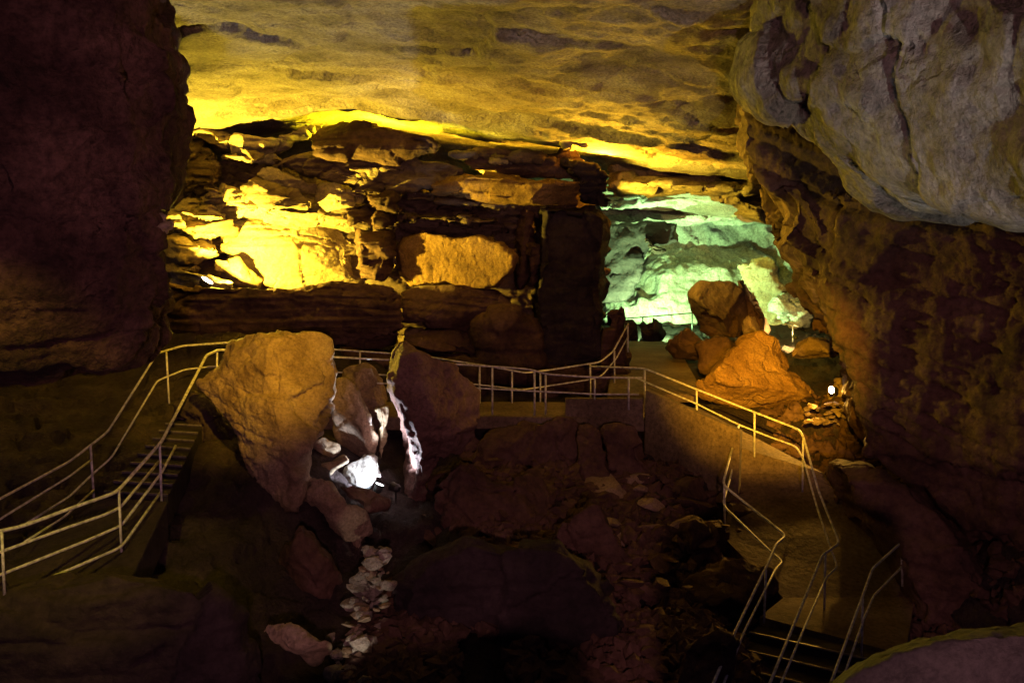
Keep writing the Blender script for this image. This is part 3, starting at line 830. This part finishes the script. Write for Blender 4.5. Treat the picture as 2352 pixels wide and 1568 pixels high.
gravel(6500, [(-1, 4, 14.5, 21), (-1, 3.5, 14.5, 21), (-2.3, -0.8, 11, 16), (6, 10, 15, 24), (0, 4, 12, 15)])

# ------------------------------------------------------------------ concrete: walkway, ramp, stairs
def conc(name, tops, depth, label=None, kind='structure', parent=None, mat='concrete'):
    bm = bmesh.new()
    for tpoly in tops: prism(bm, tpoly, depth)
    bmesh.ops.triangulate(bm, faces=[f for f in bm.faces if len(f.verts) > 4])
    o = link(name, bm, mat, parent)
    bv = o.modifiers.new('edge', 'BEVEL'); bv.width = 0.03; bv.segments = 2; bv.limit_method = 'ANGLE'
    if kind: o['kind'] = kind
    return o


DZ = lambda p, d: Vector((p.x, p.y, p.z + d))
# walkway deck from behind the wedge boulder to the corner
w_near = [P(560, 955, 21.0), P(900, 958, 20.9), P(1130, 955, 21.0), P(1232, 957, 21.1), P(1480, 962, 21.0)]
w_far = [P(1480, 925, 23.0), P(1232, 922, 22.6), P(900, 922, 22.3), P(560, 918, 22.3)]
conc('walkway', [w_near + w_far], 0.28)
conc('walkway_wall', [[P(1298, 915, 21.15), P(1478, 915, 21.0), P(1478, 912, 21.3), P(1298, 912, 21.45)]], 0.6)
# far path into the green chamber
conc('footpath', [[P(1395, 905, 23.2), P(1600, 905, 23.0), P(1600, 870, 24.8), P(1560, 800, 30.5), P(1525, 783, 34.0), P(1420, 783, 34.0), P(1440, 800, 30.5), P(1400, 870, 24.8)]], 0.2)
# ramp and its retaining wall
pl = [P(1482, 962, 21.0), P(1690, 1088, 20.1), P(1661, 1232, 18.2), P(1799, 1372, 16.6), P(1745, 1415, 15.8)]
pr = [P(1600, 935, 22.3), P(1890, 1085, 19.9), P(2040, 1235, 18.3), P(2100, 1370, 16.9), P(2080, 1503, 14.6)]
bm = bmesh.new()
for k in range(4):
    prism(bm, [pl[k], pl[k + 1], pr[k + 1], pr[k]], 1.4)
o = link('ramp', bm, 'concrete'); o['kind'] = 'structure'
conc('retaining_wall', [[P(1482, 895, 21.0), P(1700, 990, 19.2), P(1706, 986, 19.45), P(1486, 891, 21.3)]], 1.7)


def stairs(name, a0, a1, b0, b1, n, label, base=0.5, mat='tread'):
    """n steps from edge a0-a1 (top) to b0-b1 (bottom)"""
    root = bpy.data.objects.new(name, None); COL.objects.link(root); root.location = (a0 + a1) / 2; root.empty_display_size = 0.2
    tag(root, label, 'stairs')
    org = root.location
    for k in range(n):
        t0, t1 = k / n, (k + 1) / n
        p0, p1 = a0.lerp(b0, t0), a1.lerp(b1, t0)
        q0, q1 = a0.lerp(b0, t1), a1.lerp(b1, t1)
        z = (a0.z + (b0.z - a0.z) * (k + 1) / n)
        bm = bmesh.new()
        top = [Vector((p.x, p.y, z)) - org for p in (p0, p1, q1, q0)]
        prism(bm, top, base)
        s = link('step', bm, mat, root)
        bm = bmesh.new()
        tube(bm, [top[3] + Vector((0, 0, 0.012)), top[2] + Vector((0, 0, 0.012))], 0.022, 6)
        link('nosing', bm, 'nosing', s)
    return root


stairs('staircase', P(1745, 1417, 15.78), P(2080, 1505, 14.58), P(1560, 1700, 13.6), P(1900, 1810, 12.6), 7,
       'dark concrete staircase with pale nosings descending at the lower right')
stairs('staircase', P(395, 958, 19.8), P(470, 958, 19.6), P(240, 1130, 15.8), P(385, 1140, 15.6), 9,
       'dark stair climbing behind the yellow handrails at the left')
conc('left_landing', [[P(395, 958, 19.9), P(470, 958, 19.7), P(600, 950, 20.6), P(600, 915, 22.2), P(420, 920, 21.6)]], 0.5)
conc('left_ramp', [[P(240, 1140, 15.7), P(385, 1150, 15.5), P(300, 1330, 13.6), P(-60, 1480, 12.0), P(-60, 1330, 14.4)]], 0.6, mat='dark')  # darker than the other concrete to keep it dim under the stair lamp

# ------------------------------------------------------------------ railings
def railing(name, label, rails, posts, r=0.021, pr_=0.02, group=None, mat='rail'):
    p0 = rails[0][0]
    c = Q(*p0)
    root = bpy.data.objects.new(name, None); COL.objects.link(root); root.location = c; root.empty_display_size = 0.2
    tag(root, label, 'railing', group)
    for i, rl in enumerate(rails):
        pts = rounded([Q(*p) - c for p in rl])
        bm = bmesh.new(); tube(bm, pts, r if i == 0 else r * 0.85)
        link('top_rail' if i == 0 else 'mid_rail', bm, mat, root, True)
    for ps in posts:
        bm = bmesh.new(); tube(bm, [Q(*p) - c for p in ps], pr_)
        link('post', bm, mat, root, True)
    return root


railing('stair_railing', 'yellow lit far handrail of the left stair curving up to the wedge boulder',
        [[(-60, 1250, 13.9), (0, 1217, 14.4), (71, 1179, 15.2), (170, 1126, 16.2), (263, 1054, 17.2), (384, 862, 19.5), (446, 844, 20.3), (558, 836, 21.3), (640, 842, 22.0)],
         [(-60, 1306, 13.9), (7, 1262, 14.4), (170, 1162, 16.0), (223, 1122, 16.7)],
         [(54, 1284, 14.6), (170, 1211, 16.0), (228, 1155, 16.8), (272, 1117, 17.2), (384, 929, 19.5), (451, 902, 20.3), (522, 894, 21.1), (620, 898, 22)],
         [(60, 1322, 14.4), (156, 1262, 15.6), (229, 1196, 16.6)]],
        [[(406, 856, 19.8), (413, 985, 19.8)], [(221, 1086, 16.7), (230, 1225, 16.7)]])
railing('stair_railing', 'bright yellow near handrail of the left stair with three lower rails',
        [[(-60, 1306, 12.3), (0, 1296, 12.6), (54, 1284, 12.9), (187, 1235, 13.6), (277, 1204, 14.1), (292, 1193, 14.3), (395, 1077, 15.6), (446, 979, 17.1), (504, 867, 19.2), (536, 853, 19.8), (600, 860, 20.2)],
         [(-60, 1368, 12.3), (0, 1347, 12.6), (156, 1290, 13.4), (259, 1255, 14.0), (294, 1238, 14.3), (388, 1126, 15.5)],
         [(-60, 1424, 12.3), (0, 1403, 12.6), (214, 1318, 13.7), (297, 1282, 14.3), (395, 1153, 15.6), (429, 1088, 16.4)],
         [(-60, 1486, 12.3), (0, 1461, 12.6), (201, 1376, 13.6), (290, 1338, 14.1), (306, 1322, 14.3), (393, 1200, 15.6)]],
        [[(4, 1296, 12.6), (12, 1470, 12.6)], [(290, 1196, 14.25), (297, 1350, 14.25)], [(390, 1082, 15.55), (395, 1235, 15.55)], [(530, 853, 19.75), (530, 965, 19.75)]], r=0.026)
railing('walkway_railing', 'far side walkway railing that bends back towards the green chamber path',
        [[(640, 842, 22.0), (816, 853, 22.0), (960, 863, 22.1), (1045, 871, 22.2), (1200, 895, 22.3), (1282, 910, 22.4), (1340, 903, 23.0), (1464, 884, 23.2), (1497, 858, 23.6), (1534, 790, 24.2)],
         [(640, 902, 22.0), (838, 909, 22.0), (952, 916, 22.1), (1143, 936, 22.2), (1275, 951, 22.4), (1332, 943, 23.0), (1441, 926, 23.1), (1469, 917, 23.3), (1504, 876, 23.7), (1534, 820, 24.2)]],
        [[(879, 856, 22.0), (879, 978, 22.0)], [(1171, 889, 22.3), (1171, 1000, 22.3)], [(1250, 905, 22.4), (1250, 1005, 22.4)], [(1319, 905, 22.8), (1319, 998, 22.8)], [(1441, 890, 23.1), (1441, 985, 23.1)], [(1500, 856, 23.6), (1500, 935, 23.6)], [(1533, 790, 24.2), (1533, 860, 24.2)]], r=0.019)
railing('walkway_railing', 'near side walkway railing over the dark gully ending at the corner post',
        [[(600, 862, 20.2), (826, 872, 20.6), (954, 879, 20.7), (1058, 886, 20.8), (1166, 892, 20.9), (1290, 901, 21.0), (1340, 914, 21.0), (1455, 921, 21.0), (1568, 922, 20.9)],
         [(600, 925, 20.2), (885, 934, 20.6), (950, 936, 20.7), (1161, 947, 20.9), (1292, 954, 21.0), (1454, 962, 21.0), (1560, 962, 20.9)]],
        [[(1202, 893, 20.9), (1202, 1012, 20.9)], [(1305, 904, 21), (1305, 1014, 21)], [(1332, 913, 21), (1332, 1012, 21)], [(1452, 921, 21), (1452, 975, 21)], [(1535, 922, 20.9), (1535, 1000, 20.9)]], r=0.021)
railing('ramp_railing', 'long railing from the walkway corner down the ramp and middle of the lower stair',
        [[(1441, 894, 22.6), (1574, 899, 21.9), (1698, 949, 21.2), (1814, 995, 20.4), (1948, 1047, 19.6), (1961, 1064, 19.3), (1998, 1197, 17.9), (2046, 1316, 16.8), (2046, 1327, 16.7), (2007, 1355, 16.1), (1984, 1412, 15.3), (1920, 1567, 13.6), (1870, 1690, 12.4)],
         [(1557, 924, 21.8), (1702, 986, 21.2), (1801, 1035, 20.4), (1874, 1064, 20.0), (1943, 1089, 19.6), (1961, 1119, 19.2), (1994, 1236, 17.9), (2028, 1339, 16.9), (2045, 1382, 16.7), (2018, 1407, 16.1), (1966, 1526, 14.6), (1897, 1690, 12.8)]],
        [[(1574, 899, 21.9), (1574, 1010, 21.9)], [(1701, 950, 21.2), (1701, 1050, 21.2)], [(1842, 1008, 20.2), (1842, 1115, 20.2)], [(1961, 1066, 19.3), (1959, 1200, 19.3)], [(2015, 1350, 16.2), (2012, 1500, 16.2)]], r=0.022)
railing('ramp_railing', 'zigzag railing on the near side of the ramp and left of the lower stair',
        [[(1803, 1037, 20.2), (1766, 1176, 18.2), (1771, 1188, 18.0), (1913, 1302, 16.6), (1915, 1311, 16.5), (1895, 1327, 16.1), (1870, 1384, 15.3), (1797, 1535, 13.8), (1732, 1690, 12.4)],
         [(1801, 1087, 20.2), (1782, 1169, 19.0), (1766, 1224, 18.2), (1770, 1238, 18.0), (1874, 1339, 16.9), (1911, 1370, 16.5), (1893, 1389, 16.1), (1870, 1435, 15.3), (1815, 1544, 14.1), (1758, 1690, 12.7)]],
        [[(1803, 1037, 20.2), (1803, 1110, 20.2)], [(1768, 1182, 18.1), (1770, 1300, 18.1)], [(1870, 1390, 15.35), (1865, 1520, 15.35)]], r=0.023)
railing('stair_rail', 'faint rightmost railing of the lower right stair above the rounded boulder',
        [[(2199, 1302, 16.6), (2206, 1313, 16.5), (2201, 1323, 16.4), (2130, 1387, 15.3), (2103, 1462, 14.4), (2041, 1631, 12.8), (2020, 1690, 12.3)],
         [(2199, 1310, 16.5), (2204, 1375, 16.5), (2201, 1384, 16.4), (2133, 1453, 15.3), (2108, 1512, 14.6), (2060, 1650, 13.2)]],
        [[(2201, 1320, 16.4), (2203, 1430, 16.4)], [(2106, 1460, 14.5), (2103, 1600, 14.5)]], r=0.021)
railing('chamber_railing', 'thin dark railing silhouetted against the glowing green chamber floor',
        [[(1515, 778, 34), (1570, 774, 34), (1690, 764, 34.5)], [(1512, 802, 34), (1600, 797, 34.2), (1695, 790, 34.5)]],
        [[(1569, 773, 34), (1569, 826, 34)], [(1690, 764, 34.5), (1690, 815, 34.5)]], r=0.02, mat='lampcase')  # backlit silhouette put into the colour: dark metal on both chamber railings
railing('chamber_railing', 'short thin railing beside the small far lamp at the right',
        [[(1916, 786, 32), (1935, 793, 31.5), (1950, 797, 31.5)]], [[(1935, 793, 31.5), (1935, 835, 31.5)]], r=0.02, mat='lampcase')

# ------------------------------------------------------------------ floodlights
YEL = (1.0, 0.70, 0.05); LEM = (1.0, 0.80, 0.012); GOLD = (1.0, 0.50, 0.02); GRN = (0.48, 1.0, 0.36); COOL = (0.72, 0.80, 1.0)
lamp(P(476, 644, 25.9), P(560, 520, 25.9), YEL, 8500, 178, 0.1, 0.08, label='glaring floodlight at the foot of the yellow alcove', lit_face=60, head=0.3)
lamp(P(870, 340, 27.95), P(868, 100, 27.2), LEM, 3000, 178, 0.2, 0.1, label='floodlight tucked behind the dark cap slab washing the roof yellow')
lamp(P(1384, 402, 28.0), P(1400, 180, 27.0), GOLD, 4200, 178, 0.2, 0.1, label='amber floodlight tucked behind the right end of the long ledge')
lamp(P(1372, 505, 28.2), P(1720, 440, 29.5), YEL, 2500, 110, 0.5, 0.06, label='floodlight tucked behind the dark column lighting the layered plates')
lamp(P(1480, 784, 34.5), P(1580, 600, 41), GRN, 6500, 172, 0.3, 0.1, label='green floodlight at the foot of the far flowstone mound', lit_face=40, head=0.3)
lamp(P(1080, 422, 28.4), P(1080, 180, 27.6), (1.0, 0.6, 0.02), 2200, 178, 0.2, 0.1, label='added golden floodlight hidden above the middle beds to fill the roof glow')  # added lamp, fills a dark stretch of the roof glow
lamp(P(1715, 486, 35.6), P(1600, 640, 41.5), (0.80, 1.0, 0.14), 1700, 120, 0.6, 0.1, label='lime floodlight tucked behind the layered roof plates facing the far mound')
lamp(P(1826, 773, 31.0), P(1790, 700, 35), (1.0, 0.72, 0.2), 800, 160, 0.3, 0.05, label='small bright lamp far right behind the flat domed boulder', lit_face=80, head=0.15)
lamp(P(1910, 895, 22.3), P(1740, 890, 20.8), (1.0, 0.5, 0.06), 900, 120, 0.6, 0.05, label='bright white round lamp beside the big orange boulder', lit_face=80, head=0.15)
lamp(P(872, 1112, 18.7), P(925, 975, 18.8), (0.80, 0.86, 1.0), 900, 112, 0.3, 0.04, label='cold white lamp tucked under the gap between the front boulders')
lamp(P(900, 1116, 18.05), P(822, 1084, 18.6), COOL, 380, 58, 0.4, 0.03, label='added tiny cold lamp that whitens the slab in the gap')  # added second light, only there to whiten the slab
lamp(P(740, 1720, 11.0), P(845, 1330, 15.3), (1.0, 0.85, 0.65), 190, 16, 0.5, 0.03, label='added narrow spot standing in for light leaking onto the pebble gully', lit_face=1)  # added out of frame, imitates light leaking between the boulders
# lamps on the visitor's side, with an added fill and two added uplights
lamp((-0.8, 7.5, 2.1), P(590, 790, 17.2), (1.0, 0.54, 0.012), 10500, 20, 1.0, 0.05, label='amber roof lamp aimed at the wedge boulder and left stair', hang=True)
lamp((1.0, 3.5, 0.95), P(1750, 880, 22), (1.0, 0.48, 0.015), 52000, 15, 1.0, 0.06, label='amber roof lamp aimed at the orange boulder and ramp', hang=True)
lamp((6.0, 3.0, -3.5), P(2220, 350, 10.5), (1.0, 0.92, 0.83), 2300, 46, 1.0, 0.1, label='white lamp on the visitor side lighting the pale flowstone roof')
lamp((1.0, -6.0, 0.4), P(1040, 860, 24), (1.0, 0.43, 0.48), 3600, 72, 1.0, 0.2, label='added dim reddish fill lamp behind the camera', hang=True)  # added fill light that lifts the dark rock, no such lamp known
lamp(P(620, 815, 20.0), P(700, 120, 22.0), (1.0, 0.70, 0.04), 1500, 72, 1.0, 0.1, label='added unseen uplight behind the wedge boulder widening the roof glow', lit_face=1)  # added hidden light to spread the glow over the roof
lamp(P(1010, 870, 20.3), P(1150, 120, 22.5), (1.0, 0.56, 0.03), 1500, 72, 1.0, 0.1, label='added unseen uplight behind the reddish upright boulder for golden roof light', lit_face=1)  # second added roof washer, out of sight behind the boulder
lamp((-5.0, 6.5, 1.8), P(170, 1230, 13.5), (1.0, 0.72, 0.03), 1400, 32, 1.0, 0.05, label='yellow roof lamp aimed down at the rails of the left stair', hang=True)
print('VERTS', NV[0])
